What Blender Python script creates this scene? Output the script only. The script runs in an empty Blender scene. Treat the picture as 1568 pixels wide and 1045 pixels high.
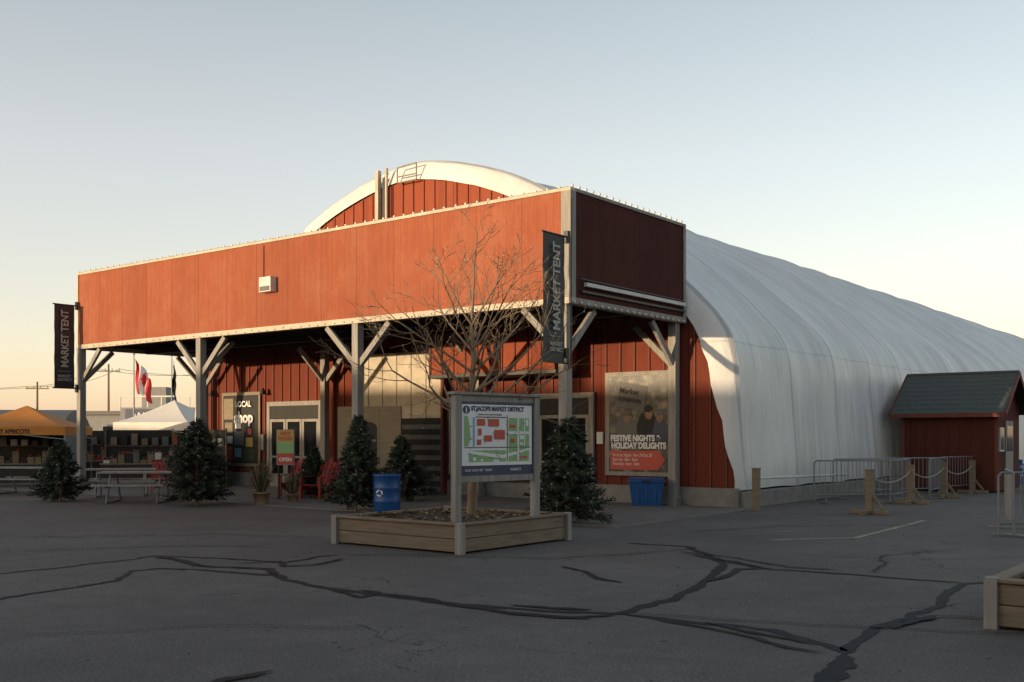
import bpy, math, random
from mathutils import Vector, Matrix, noise
random.seed(7)
scene=bpy.context.scene
R=math.radians
# ------------------------------------------------------------------ materials
def mk(name):
    m=bpy.data.materials.new(name); m.use_nodes=True
    nt=m.node_tree; b=nt.nodes['Principled BSDF']
    return m,nt,b
def mat(name,c1,c2=None,scale=4,rough=.75,bump=.15,stretch=(1,1,1),metal=0,detail=6,bscale=None,spec=None):
    m,nt,b=mk(name)
    if c2 is None: c2=tuple(x*.72 for x in c1)
    tc=nt.nodes.new('ShaderNodeTexCoord'); mp=nt.nodes.new('ShaderNodeMapping')
    mp.inputs['Scale'].default_value=stretch
    nt.links.new(tc.outputs['Object'],mp.inputs[0])
    n=nt.nodes.new('ShaderNodeTexNoise'); n.inputs['Scale'].default_value=scale; n.inputs['Detail'].default_value=detail
    n.inputs['Roughness'].default_value=.65
    nt.links.new(mp.outputs[0],n.inputs['Vector'])
    r=nt.nodes.new('ShaderNodeValToRGB'); r.color_ramp.elements[0].position=.32; r.color_ramp.elements[1].position=.68
    r.color_ramp.elements[0].color=(*c2,1); r.color_ramp.elements[1].color=(*c1,1)
    nt.links.new(n.outputs[0],r.inputs[0]); nt.links.new(r.outputs[0],b.inputs['Base Color'])
    b.inputs['Roughness'].default_value=rough; b.inputs['Metallic'].default_value=metal
    if spec is not None: b.inputs['Specular IOR Level'].default_value=spec
    if bump:
        n2=nt.nodes.new('ShaderNodeTexNoise'); n2.inputs['Scale'].default_value=bscale or scale*4; n2.inputs['Detail'].default_value=5
        nt.links.new(mp.outputs[0],n2.inputs['Vector'])
        bp=nt.nodes.new('ShaderNodeBump'); bp.inputs['Strength'].default_value=bump; bp.inputs['Distance'].default_value=.02
        nt.links.new(n2.outputs[0],bp.inputs['Height']); nt.links.new(bp.outputs[0],b.inputs['Normal'])
    return m
def M_(nt,op,a,bv=None):
    n=nt.nodes.new('ShaderNodeMath'); n.operation=op
    for i,v in enumerate((a,bv)):
        if v is None: continue
        if isinstance(v,(int,float)): n.inputs[i].default_value=v
        else: nt.links.new(v,n.inputs[i])
    return n.outputs[0]
def mix(nt,f,a,b,blend='MIX'):
    n=nt.nodes.new('ShaderNodeMix'); n.data_type='RGBA'; n.blend_type=blend
    if isinstance(f,(int,float)): n.inputs[0].default_value=f
    else: nt.links.new(f,n.inputs[0])
    for i,v in ((6,a),(7,b)):
        if isinstance(v,tuple): n.inputs[i].default_value=(*v,1)
        else: nt.links.new(v,n.inputs[i])
    return n.outputs[2]
def siding(name,base,dark,pale,groove=.203,sheet=1.22,pale_amt=.5,scuff=0.0):
    m,nt,b=mk(name)
    tc=nt.nodes.new('ShaderNodeTexCoord'); sx=nt.nodes.new('ShaderNodeSeparateXYZ')
    nt.links.new(tc.outputs['Object'],sx.inputs[0])
    w=M_(nt,'ADD',sx.outputs[0],sx.outputs[1])
    fr=M_(nt,'FRACT',M_(nt,'DIVIDE',w,groove)); gr=M_(nt,'LESS_THAN',fr,.07)
    fs=M_(nt,'FRACT',M_(nt,'DIVIDE',w,sheet)); gs=M_(nt,'LESS_THAN',fs,.012)
    wn=nt.nodes.new('ShaderNodeTexWhiteNoise'); wn.noise_dimensions='1D'
    nt.links.new(M_(nt,'FLOOR',M_(nt,'DIVIDE',w,sheet)),wn.inputs['W'])
    wb=nt.nodes.new('ShaderNodeTexWhiteNoise'); wb.noise_dimensions='1D'
    nt.links.new(M_(nt,'FLOOR',M_(nt,'DIVIDE',w,groove)),wb.inputs['W'])
    mp=nt.nodes.new('ShaderNodeMapping'); mp.inputs['Scale'].default_value=(9,9,.7); nt.links.new(tc.outputs['Object'],mp.inputs[0])
    n=nt.nodes.new('ShaderNodeTexNoise'); n.inputs['Scale'].default_value=2.2; n.inputs['Detail'].default_value=8; n.inputs['Roughness'].default_value=.7
    nt.links.new(mp.outputs[0],n.inputs['Vector'])
    n2=nt.nodes.new('ShaderNodeTexNoise'); n2.inputs['Scale'].default_value=.7; n2.inputs['Detail'].default_value=9; n2.inputs['Roughness'].default_value=.78
    nt.links.new(tc.outputs['Object'],n2.inputs['Vector'])
    r=nt.nodes.new('ShaderNodeMapRange'); r.inputs[1].default_value=.35; r.inputs[2].default_value=.7; nt.links.new(n.outputs[0],r.inputs[0])
    c=mix(nt,r.outputs[0],dark,base)
    r2=nt.nodes.new('ShaderNodeMapRange'); r2.inputs[1].default_value=.46; r2.inputs[2].default_value=.72; r2.inputs[4].default_value=pale_amt; nt.links.new(n2.outputs[0],r2.inputs[0])
    c=mix(nt,r2.outputs[0],c,pale)
    if scuff:
        mp3=nt.nodes.new('ShaderNodeMapping'); mp3.inputs['Scale'].default_value=(1.6,1.6,3.2); nt.links.new(tc.outputs['Object'],mp3.inputs[0])
        n3=nt.nodes.new('ShaderNodeTexNoise'); n3.inputs['Scale'].default_value=1.5; n3.inputs['Detail'].default_value=10; n3.inputs['Roughness'].default_value=.85
        nt.links.new(mp3.outputs[0],n3.inputs['Vector'])
        r3=nt.nodes.new('ShaderNodeMapRange'); r3.inputs[1].default_value=.64; r3.inputs[2].default_value=.67; r3.inputs[4].default_value=scuff; nt.links.new(n3.outputs[0],r3.inputs[0])
        c=mix(nt,r3.outputs[0],c,(.45,.30,.22))
    v=M_(nt,'ADD',M_(nt,'MULTIPLY',wn.outputs[0],.24),M_(nt,'MULTIPLY',wb.outputs[0],.12)); 
    c=mix(nt,v,c,(dark[0]*.5,dark[1]*.5,dark[2]*.5))
    g=M_(nt,'MAXIMUM',M_(nt,'MULTIPLY',gr,.2),M_(nt,'MULTIPLY',gs,.6))
    c=mix(nt,g,c,tuple(x*.35 for x in dark))
    nt.links.new(c,b.inputs['Base Color']); b.inputs['Roughness'].default_value=.85; b.inputs['Specular IOR Level'].default_value=.2
    bp=nt.nodes.new('ShaderNodeBump'); bp.inputs['Strength'].default_value=.35; bp.inputs['Distance'].default_value=.012
    h=M_(nt,'SUBTRACT',n.outputs[0],M_(nt,'MULTIPLY',g,2.0)); nt.links.new(h,bp.inputs['Height']); nt.links.new(bp.outputs[0],b.inputs['Normal'])
    return m
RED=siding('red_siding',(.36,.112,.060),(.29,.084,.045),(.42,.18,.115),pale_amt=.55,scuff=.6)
REDW=siding('red_wall_shaded',(.20,.046,.028),(.14,.034,.021),(.22,.07,.045),groove=3,sheet=2.44,pale_amt=.25)  # under-canopy copy of the wall red, shade put into its darker colour
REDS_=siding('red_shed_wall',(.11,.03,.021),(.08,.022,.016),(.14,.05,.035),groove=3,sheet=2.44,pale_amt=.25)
REDG=siding('red_wall_lit',(.32,.080,.042),(.24,.06,.032),(.36,.13,.08),groove=3,sheet=2.44,pale_amt=.25)  # brighter copy of the wall red, for the parts the sun reaches
REDD=siding('red_siding_shaded',(.092,.024,.019),(.062,.017,.014),(.12,.045,.036),pale_amt=.3)  # dark copy of the red siding; the side fascia's shade is in the colour
BATT=mat('batten_red',(.17,.04,.025),(.12,.03,.019),3,bump=.1)
CREAM=mat('cream_trim',(.58,.52,.42),(.42,.37,.30),3)
POST=mat('grey_post',(.33,.315,.29),(.20,.19,.175),2,stretch=(6,6,.6))
WHITE=mat('white_paint',(.62,.62,.60),(.5,.5,.48),3,rough=.5)
CONC=mat('concrete',(.26,.25,.235),(.16,.155,.148),2.5,bump=.3)
SLAB=mat('pavement_concrete',(.20,.187,.172),(.135,.127,.117),1.5,bump=.3,bscale=30)
CEIL=mat('dark_ceiling',(.05,.038,.03),(.03,.023,.017),3)
STEEL=mat('galvanised_steel',(.26,.275,.29),(.18,.195,.21),5,rough=.5,metal=.4,bump=.03)
DARK=mat('dark_metal',(.03,.03,.033),(.02,.02,.022),5,rough=.5,bump=.05)
WOOD=mat('weathered_wood',(.24,.185,.125),(.14,.108,.075),3,stretch=(.6,.6,8),bump=.3)
PLY=mat('plywood',(.26,.21,.145),(.19,.155,.105),2,stretch=(1,1,5))
SOIL=mat('soil',(.095,.065,.043),(.038,.028,.02),9,bump=.9,rough=.95)
BLUE=mat('blue_plastic',(.011,.085,.28),(.009,.062,.21),3,rough=.4,bump=.05)
REDP=mat('red_paint',(.32,.026,.018),(.24,.019,.014),3,rough=.5,bump=.03)
REDS=mat('sign_red',(.50,.072,.044),(.46,.06,.038),3,rough=.5,bump=0)
GREENS=mat('sign_green',(.24,.44,.20),(.21,.40,.17),3,rough=.5,bump=0)
WHITES=mat('sign_white',(.76,.77,.78),(.70,.71,.73),3,rough=.45,bump=0)
NAVY=mat('sign_navy',(.02,.035,.09),(.018,.03,.08),3,rough=.5,bump=0)
LBLUE=mat('sign_blue',(.2,.38,.6),(.18,.34,.55),3,rough=.5,bump=0)
GREYS=mat('sign_grey',(.14,.14,.14),(.10,.10,.10),6,rough=.6,bump=0)
YEL=mat('sign_yellow',(.5,.34,.10),(.45,.3,.08),3,rough=.6,bump=0)
CHALK=mat('chalkboard',(.028,.028,.028),(.018,.018,.018),6,bump=.05)
BANN=mat('banner_vinyl',(.032,.036,.038),(.024,.027,.028),3,rough=.6,bump=.05)
BULB=mat('bulb_white',(.85,.8,.7),(.8,.75,.65),3,rough=.3,bump=0)
ORANGE=mat('orange_canvas',(.60,.24,.045),(.52,.2,.035),3,bump=.1,bscale=3)
CANV=mat('white_canvas',(.78,.76,.72),(.7,.68,.64),2,bump=.2,bscale=3)
SHING=mat('asphalt_shingle',(.10,.12,.115),(.045,.056,.055),14,stretch=(1,1,3),bump=.5)
TERRA=mat('terracotta',(.3,.2,.12),(.25,.15,.09),5)
BARK=mat('bark',(.27,.195,.125),(.16,.115,.075),12,stretch=(1,1,.3),bump=.5)
NEED=mat('needles',(.028,.043,.024),(.014,.024,.014),5,bump=0,rough=.7)
NEED2=mat('needles_light',(.050,.072,.038),(.026,.042,.022),7,bump=0,rough=.7)
LEAF=mat('potted_leaf',(.09,.12,.04),(.05,.08,.025),6,bump=0)
BGW=mat('pale_cladding',(.26,.265,.27),(.19,.195,.20),2,stretch=(3,3,.5))
LETTER=mat('banner_lettering',(.46,.46,.43),(.38,.38,.36),5,bump=0)
BRICK=mat('brown_brick',(.16,.085,.055),(.10,.055,.038),6)
def glassm():
    m,nt,b=mk('window_glass'); b.inputs['Base Color'].default_value=(.012,.013,.015,1); b.inputs['Roughness'].default_value=.06; b.inputs['Specular IOR Level'].default_value=.5
    n=nt.nodes.new('ShaderNodeTexNoise'); n.inputs['Scale'].default_value=1.3
    bp=nt.nodes.new('ShaderNodeBump'); bp.inputs['Strength'].default_value=.08; nt.links.new(n.outputs[0],bp.inputs['Height']); nt.links.new(bp.outputs[0],b.inputs['Normal'])
    return m
GLASS=glassm()
def fabric():
    m,nt,b=mk('tent_fabric')
    tc=nt.nodes.new('ShaderNodeTexCoord'); sx=nt.nodes.new('ShaderNodeSeparateXYZ'); nt.links.new(tc.outputs['Object'],sx.inputs[0])
    mp=nt.nodes.new('ShaderNodeMapping'); mp.inputs['Scale'].default_value=(.5,1.6,.35); nt.links.new(tc.outputs['Object'],mp.inputs[0])
    n=nt.nodes.new('ShaderNodeTexNoise'); n.inputs['Scale'].default_value=1.2; n.inputs['Detail'].default_value=7; n.inputs['Roughness'].default_value=.6
    nt.links.new(mp.outputs[0],n.inputs['Vector'])
    r=nt.nodes.new('ShaderNodeMapRange'); r.inputs[1].default_value=.35; r.inputs[2].default_value=.7; nt.links.new(n.outputs[0],r.inputs[0])
    c=mix(nt,r.outputs[0],(.62,.635,.64),(.80,.805,.79))
    f=M_(nt,'FRACT',M_(nt,'DIVIDE',M_(nt,'ADD',sx.outputs[1],-4.95),3.0)); s=M_(nt,'LESS_THAN',f,.03)
    f2=M_(nt,'FRACT',M_(nt,'DIVIDE',M_(nt,'ADD',sx.outputs[1],-4.95),1.5)); s2=M_(nt,'LESS_THAN',f2,.025)
    wn=nt.nodes.new('ShaderNodeTexWhiteNoise'); wn.noise_dimensions='1D'
    nt.links.new(M_(nt,'FLOOR',M_(nt,'DIVIDE',M_(nt,'ADD',sx.outputs[1],-4.95),1.5)),wn.inputs['W'])
    c=mix(nt,M_(nt,'MULTIPLY',wn.outputs[0],.25),c,(.46,.48,.50))
    zs=M_(nt,'LESS_THAN',M_(nt,'ABSOLUTE',M_(nt,'SUBTRACT',sx.outputs[2],3.85)),.025)
    c=mix(nt,M_(nt,'MAXIMUM',M_(nt,'MULTIPLY',zs,.3),M_(nt,'MAXIMUM',M_(nt,'MULTIPLY',s,.6),M_(nt,'MULTIPLY',s2,.35))),c,(.33,.35,.37))
    d=nt.nodes.new('ShaderNodeMapRange'); d.inputs[1].default_value=1.6; d.inputs[2].default_value=.4; d.inputs[4].default_value=.7; nt.links.new(sx.outputs[2],d.inputs[0])
    c=mix(nt,M_(nt,'MULTIPLY',d.outputs[0],n.outputs[0]),c,(.34,.32,.28))
    nt.links.new(c,b.inputs['Base Color']); b.inputs['Roughness'].default_value=.45
    mp2=nt.nodes.new('ShaderNodeMapping'); mp2.inputs['Scale'].default_value=(.25,1.5,.25); nt.links.new(tc.outputs['Object'],mp2.inputs[0])
    n2=nt.nodes.new('ShaderNodeTexNoise'); n2.inputs['Scale'].default_value=2.2; n2.inputs['Detail'].default_value=5
    nt.links.new(mp2.outputs[0],n2.inputs['Vector'])
    bp=nt.nodes.new('ShaderNodeBump'); bp.inputs['Strength'].default_value=.9; bp.inputs['Distance'].default_value=.10
    nt.links.new(n2.outputs[0],bp.inputs['Height']); nt.links.new(bp.outputs[0],b.inputs['Normal'])
    return m
FAB=fabric()
def asphalt():
    m,nt,b=mk('asphalt')
    tc=nt.nodes.new('ShaderNodeTexCoord')
    def nz(s,d,ro=.6,st=None):
        n=nt.nodes.new('ShaderNodeTexNoise'); n.inputs['Scale'].default_value=s; n.inputs['Detail'].default_value=d; n.inputs['Roughness'].default_value=ro
        nt.links.new(tc.outputs['Object'],n.inputs['Vector']); return n.outputs[0]
    big=nz(.22,6); mid=nz(2.5,8,.75); fine=nz(38,5,.85)
    r=nt.nodes.new('ShaderNodeMapRange'); r.inputs[1].default_value=.35; r.inputs[2].default_value=.68; nt.links.new(big,r.inputs[0])
    c=mix(nt,r.outputs[0],(.118,.108,.102),(.182,.166,.153))
    r2=nt.nodes.new('ShaderNodeMapRange'); r2.inputs[1].default_value=.4; r2.inputs[2].default_value=.75; r2.inputs[4].default_value=.5; nt.links.new(mid,r2.inputs[0])
    c=mix(nt,r2.outputs[0],c,(.082,.076,.072))
    r3=nt.nodes.new('ShaderNodeMapRange'); r3.inputs[1].default_value=.32; r3.inputs[2].default_value=.68; r3.inputs[3].default_value=.4; r3.inputs[4].default_value=1.65; nt.links.new(fine,r3.inputs[0])
    cc=nt.nodes.new('ShaderNodeCombineColor'); [nt.links.new(r3.outputs[0],cc.inputs[i]) for i in range(3)]
    c=mix(nt,1.0,c,cc.outputs[0],'MULTIPLY')
    vo=nt.nodes.new('ShaderNodeTexVoronoi'); vo.inputs['Scale'].default_value=1.1; nt.links.new(tc.outputs['Object'],vo.inputs['Vector'])
    spot=M_(nt,'LESS_THAN',vo.outputs['Distance'],.035)
    c=mix(nt,M_(nt,'MULTIPLY',spot,.6),c,(.03,.028,.028))
    vd=nt.nodes.new('ShaderNodeTexVoronoi'); vd.feature='DISTANCE_TO_EDGE'; vd.inputs['Scale'].default_value=.33
    nn=nt.nodes.new('ShaderNodeTexNoise'); nn.inputs['Scale'].default_value=1.4; nn.inputs['Detail'].default_value=6; nt.links.new(tc.outputs['Object'],nn.inputs['Vector'])
    va=nt.nodes.new('ShaderNodeVectorMath'); va.operation='MULTIPLY_ADD'; va.inputs[1].default_value=(1.2,1.2,0); nt.links.new(nn.outputs['Color'],va.inputs[0]); nt.links.new(tc.outputs['Object'],va.inputs[2]); nt.links.new(va.outputs[0],vd.inputs['Vector'])
    cr_=M_(nt,'MULTIPLY',M_(nt,'LESS_THAN',vd.outputs['Distance'],.0022),M_(nt,'GREATER_THAN',big,.5))
    c=mix(nt,M_(nt,'MULTIPLY',cr_,.6),c,(.03,.028,.027))
    nt.links.new(c,b.inputs['Base Color']); b.inputs['Roughness'].default_value=.93; b.inputs['Specular IOR Level'].default_value=.2
    bp=nt.nodes.new('ShaderNodeBump'); bp.inputs['Strength'].default_value=.5; bp.inputs['Distance'].default_value=.008
    nt.links.new(fine,bp.inputs['Height']); nt.links.new(bp.outputs[0],b.inputs['Normal'])
    return m
ASPH=asphalt()
TAR=mat('crack_sealant',(.026,.025,.026),(.013,.013,.014),8,rough=.75,bump=.2,spec=.2)
PAINTY=mat('worn_yellow_paint',(.42,.36,.24),(.19,.17,.145),9,bump=.2)

# ------------------------------------------------------------------ mesh builder
class MB:
    def __init__(s): s.v=[];s.f=[];s.m=[];s.mats=[];s.smooth=[]
    def mi(s,m):
        if m not in s.mats: s.mats.append(m)
        return s.mats.index(m)
    def add(s,vs,fs,m,smooth=False):
        o=len(s.v); s.v+= [tuple(x) for x in vs]; k=s.mi(m)
        for f in fs: s.f.append(tuple(i+o for i in f)); s.m.append(k); s.smooth.append(smooth)
    def box(s,a,b,m,M=None):
        x0,y0,z0=a;x1,y1,z1=b
        vs=[Vector(p) for p in ((x0,y0,z0),(x1,y0,z0),(x1,y1,z0),(x0,y1,z0),(x0,y0,z1),(x1,y0,z1),(x1,y1,z1),(x0,y1,z1))]
        if M: vs=[M@v for v in vs]
        s.add(vs,[(0,3,2,1),(4,5,6,7),(0,1,5,4),(1,2,6,5),(2,3,7,6),(3,0,4,7)],m)
    def cyl(s,p,q,r0,r1=None,n=8,m=None,cap=True):
        p=Vector(p);q=Vector(q); r1=r0 if r1 is None else r1
        d=(q-p).normalized(); a=d.orthogonal().normalized(); b=d.cross(a)
        vs=[]
        for c,r in((p,r0),(q,r1)):
            for i in range(n):
                t=2*math.pi*i/n; vs.append(c+a*math.cos(t)*r+b*math.sin(t)*r)
        fs=[(i,(i+1)%n,n+(i+1)%n,n+i) for i in range(n)]
        s.add(vs,fs,m,n>5)
        if cap: s.add(vs,[tuple(range(n-1,-1,-1)),tuple(range(n,2*n))],m)
    def beam(s,p,q,w,h,m):
        p=Vector(p);q=Vector(q);d=(q-p); L=d.length; d.normalize()
        up=Vector((0,0,1)) if abs(d.z)<.98 else Vector((0,1,0))
        x=d.cross(up).normalized(); u=x.cross(d)
        M=Matrix.Translation(p)@Matrix((x,d,u)).transposed().to_4x4()
        s.box((-w/2,0,-h/2),(w/2,L,h/2),m,M)
    def octa(s,c,r,m):
        x,y,z=c
        s.add([(x+r,y,z),(x,y+r,z),(x-r,y,z),(x,y-r,z),(x,y,z+r),(x,y,z-r)],[(0,1,4),(1,2,4),(2,3,4),(3,0,4),(1,0,5),(2,1,5),(3,2,5),(0,3,5)],m,True)
    def obj(s,name,parent=None,loc=(0,0,0),rot=0,bevel=0):
        me=bpy.data.meshes.new(name); me.from_pydata(s.v,[],s.f)
        for m in s.mats: me.materials.append(m)
        me.polygons.foreach_set('material_index',s.m); me.polygons.foreach_set('use_smooth',s.smooth); me.update()
        o=bpy.data.objects.new(name,me); scene.collection.objects.link(o)
        o.location=loc; o.rotation_euler=(0,0,rot)
        if parent: o.parent=parent
        if bevel:
            bv=o.modifiers.new('bevel','BEVEL'); bv.width=bevel; bv.segments=2; bv.limit_method='ANGLE'
        return o
def empty(name,loc=(0,0,0),rot=0):
    o=bpy.data.objects.new(name,None); scene.collection.objects.link(o); o.location=loc; o.rotation_euler=(0,0,rot); o.empty_display_size=.3
    return o
def text(body,parent,loc,xa,ya,size,m,name='lettering',align='LEFT',bold=0.0,sx=1.0):
    c=bpy.data.curves.new(name,'FONT'); c.body=body; c.size=size; c.align_x=align; c.extrude=.0015; c.offset=bold
    c.materials.append(m)
    o=bpy.data.objects.new(name,c); scene.collection.objects.link(o); o.parent=parent
    xa=Vector(xa).normalized(); ya=Vector(ya).normalized(); za=xa.cross(ya)
    Mx=Matrix((xa*sx,ya,za)).transposed().to_4x4(); Mx.translation=Vector(loc); o.matrix_local=Mx
    return o
TH=-math.atan2(.612,.791)      # orientation of the market tent's front
C0=(1.15,21.1,0)
BF=Matrix.Translation(Vector(C0))@Matrix.Rotation(TH,4,'Z')
def W(x,y,z=0): return tuple(BF@Vector((x,y,z)))
X=(1,0,0);Y_=(0,1,0);Z=(0,0,1)

# ------------------------------------------------------------------ ground
g=MB(); g.add([(-2500,-2500,0),(2500,-2500,0),(2500,2500,0),(-2500,2500,0)],[(0,1,2,3)],ASPH); g.obj('ground')
s=MB(); s.box((-21,-1.3,-.1),(1.9,4.85,.025),SLAB); s.obj('concrete_pavement',None,C0,TH)
def ribbon(pts,w,z,mb,m,jit=.03):
    P=[]
    for a,b in zip(pts[:-1],pts[1:]):
        a=Vector((*a,0));b=Vector((*b,0)); n=max(2,int((b-a).length/.07))
        for i in range(n): P.append(a.lerp(b,i/n))
    P.append(Vector((*pts[-1],0)))
    k=random.random()*100
    Q=[p+Vector((noise.noise(p*1.6+Vector((k,0,0)))*jit*3.2+noise.noise(p*6)*jit,noise.noise(p*1.6+Vector((0,k,7)))*jit*3.2+noise.noise(p*5+Vector((9,9,9)))*jit,0)) for p in P]
    L=[];Rr=[]
    for i,p in enumerate(Q):
        d=(Q[min(i+1,len(Q)-1)]-Q[max(i-1,0)]); 
        if d.length<1e-6: d=Vector((1,0,0))
        d.normalize(); nrm=Vector((-d.y,d.x,0)); ww=w*(.6+.8*abs(noise.noise(p*3+Vector((k,k,0))))+.25*random.random())
        e=min(i,len(Q)-1-i)/3; ww*=min(1,.3+e)
        L.append(p+nrm*ww+Vector((0,0,z)));Rr.append(p-nrm*ww+Vector((0,0,z)))
    n=len(L); mb.add(L+Rr,[(i,n+i,n+i+1,i+1) for i in range(n-1)],m)
t=MB()
lines=[([(-6.10,12.54),(-5.53,13.42),(-4.88,14.45),(-4.01,14.2),(-2.93,13.7),(-2.6,14.4),(-2.39,14.6)],.05),
([(-3.91,13.03),(-2.81,12.42),(-2.28,11.7),(-1.64,11.08),(-.95,10.63),(-.15,10.15),(.46,9.84),(1.01,9.77),(1.71,10.76),(2.2,11.97),(2.73,13.5),(2.66,14.2),(2.68,15.6),(1.77,16.2)],.06),
([(1.01,9.77),(1.59,9.26),(2.2,8.95),(2.49,8.25),(2.51,8.0),(3.09,8.95),(3.67,9.6),(5.02,11.7),(5.96,12.25)],.055),
([(2.51,8.0),(2.35,7.55),(2.08,7.05),(1.83,6.45),(1.7,5.5)],.075),
([(2.5,14.6),(2.89,13.84),(3.2,13.03),(4.02,12.54),(5.07,11.8)],.045),
([(-3.91,13.03),(-4.4,13.03),(-4.7,12.84),(-4.49,11.97),(-4.9,11.2),(-5.17,10.63),(-6.5,10.2)],.035),
([(.63,13.3),(.9,12.5),(1.22,11.8)],.04),
([(-2.0,11.4),(-1.7,10.9),(-1.5,10.7),(-1.35,11.0),(-1.64,11.2)],.04),
([(-1.3,10.95),(-.6,10.35),(0,9.75),(.4,9.55),(1.0,9.6)],.045),
([(.0,10.25),(.35,10.1),(.75,9.95)],.05),([(-.7,10.3),(-.2,9.95),(.3,9.6),(.7,9.45)],.035),
([(1.7,9.3),(2.1,8.75),(2.4,8.3)],.04),([(1.3,9.5),(1.9,8.7),(2.35,8.0)],.03),
([(2.2,11.9),(2.45,12.2),(2.75,13.0),(3.2,13.1)],.045),([(2.68,14.3),(2.95,13.5),(3.1,13.1)],.04),([(2.4,14.9),(3.0,14.2),(3.5,13.2),(4.0,12.9)],.03),
([(-4.88,14.3),(-4.3,13.8),(-3.9,13.3),(-3.0,13.0),(-2.8,12.5)],.05),([(-3.6,13.5),(-3.1,13.8),(-2.9,13.3),(-2.5,13.4),(-2.2,14.1)],.035),
([(-2.2,6.6),(-1.9,7.05),(-1.66,7.34)],.05),([(-7,15),(-6,15.4),(-4.8,15.8),(-3.6,15.6)],.02),
([(1.0,9.8),(3.2,8.9),(3.1,9.0),(4.5,8.7),(6,8.8)],.014),([(-2.39,14.6),(-.4,14.3),(.5,14.1),(1.5,14.6),(2.68,15.4)],.018),
([(3.3,8.95),(3.6,9.4),(3.9,9.6)],.05),([(5,9.3),(3.67,9.6)],.02),([(6.5,15.2),(5.2,14.6),(4.4,12.6)],.014),
([(-4.0,8.6),(-2.6,9.1),(-1.2,9.0)],.008),([(4.0,14.3),(6.0,14.0),(8,14.6)],.012),([(-8,17),(-5,17.6),(-3,17.0)],.02),([(3,18),(5,19.2),(7.5,19.4)],.02)]
for i,(p,w) in enumerate(lines): ribbon(p,w*1.05,.004+.0006*i,t,TAR)
t.obj('crack_sealing')
t=MB(); ribbon([(4.06,16.7),(5.56,17.04),(8.1,20.6)],.06,.004,t,PAINTY,.004); ribbon([(4.3,18.0),(5.1,18.2)],.03,.006,t,PAINTY,.01)
t.obj('painted_line')
t=MB()
for i in range(420):
    x=random.uniform(-8,9);y=random.uniform(5.5,21);r=random.uniform(.006,.022);a=random.random()*6
    t.add([(x+r*math.cos(a+k*1.57),y+r*math.sin(a+k*1.57)*.8,.012+.006*(k%2)) for k in range(4)],[(0,1,2,3)],random.choice([SOIL,PLY,TAR]))
t.obj('fallen_leaves')

# ------------------------------------------------------------------ market tent building (local: x right, y back)
B=empty('market_tent_building',C0,TH)
half=[(10.5,.4),(10.42,1.4),(10.34,2.6),(10.22,3.7),(9.9,4.4),(9.1,5.25),(8.05,6.12),(6.8,7.02),(5.3,7.92),(3.7,8.75),(2.0,9.32),(.6,9.60),(0,9.62)]
def cr(P,n=5):
    out=[]
    for i in range(len(P)-1):
        p0=P[max(i-1,0)];p1=P[i];p2=P[i+1];p3=P[min(i+2,len(P)-1)]
        for k in range(n):
            u=k/n
            out.append(tuple(.5*((2*p1[j])+(-p0[j]+p2[j])*u+(2*p0[j]-5*p1[j]+4*p2[j]-p3[j])*u*u+(-p0[j]+3*p1[j]-3*p2[j]+p3[j])*u**3) for j in (0,1)))
    out.append(P[-1]); return out
H=cr(half,4); prof=H+[(-a,b) for a,b in reversed(H[:-1])]
CX=-9.0
def inset(p):
    a,z=p; w=.14+.54*min(1,max(0,(z-.4)/3.4)) ; w-= .06*min(1,max(0,(z-5)/4))
    d=Vector((0-a,2.2-z)); d.normalize()
    q=(a+d.x*w, max(.4,z+d.y*w) if z>.41 else .4); return q
inn=[inset(p) for p in prof]
fb=MB(); ys=[5.06+.3*i for i in range(0,240)]
n=len(prof); vs=[];
for y in ys:
    k=abs(math.sin(math.pi*(y-4.95)/3.0)); k2=abs(math.sin(math.pi*(y-4.95)/1.5))
    for a,z in prof:
        d=Vector((-a,2.0-z)); d.normalize(); sag=.13*k+.035*k2+.08*noise.noise(Vector((a*.5,y*.5,z*.5)))
        if y<5.1: sag=.03
        vs.append((CX+a+d.x*sag,y,max(z+d.y*sag,.36)))
fs=[]
for j in range(len(ys)-1):
    for i in range(n-1): fs.append((j*n+i,j*n+i+1,(j+1)*n+i+1,(j+1)*n+i))
fb.add(vs,fs,FAB,True)
base=list(vs[:n])
rings=[(0,5.06),(.12,4.97),(.4,4.86),(.75,4.77),(1,4.72)]
vs=[]
for k,y in rings:
    for idx,(p,q) in enumerate(zip(prof,inn)):
        amp=1.0 if p[1]<6 else .35
        w=(.06*noise.noise(Vector((p[0]*1.9,p[1]*1.9,k*2)))*(1 if 0<k else 0)+ (.035*noise.noise(Vector((p[0]*5,p[1]*5,k*3))) if k>0 else 0))*amp
        if k==0: vs.append(base[idx])
        else: vs.append((CX+p[0]*(1-k)+q[0]*k+w,min(y+w*.9,5.05),max(.37,p[1]*(1-k)+q[1]*k+w*.5)))
fs=[]
for j in range(len(rings)-1):
    for i in range(n-1): fs.append((j*n+i+1,j*n+i,(j+1)*n+i,(j+1)*n+i+1))
fb.add(vs,fs,FAB,True)
fb.obj('tent_cover',B)
def topz(x):
    a=abs(x-CX)
    for (a0,z0),(a1,z1) in zip(inn[:n//2],inn[1:n//2+1]):
        if a1<=a<=a0: return z0+(z1-z0)*((a0-a)/(a0-a1+1e-6))
    return 9.0
wl=MB()
vs=[(CX+a,76.9,z) for a,z in inn]; wl.add(vs+[( CX-10.4,76.9,0),(CX+10.4,76.9,0)],[tuple(range(n))+(n,n+1)],REDW)
XX=sorted(set([round(CX+a,4) for a,z in inn]))
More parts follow.
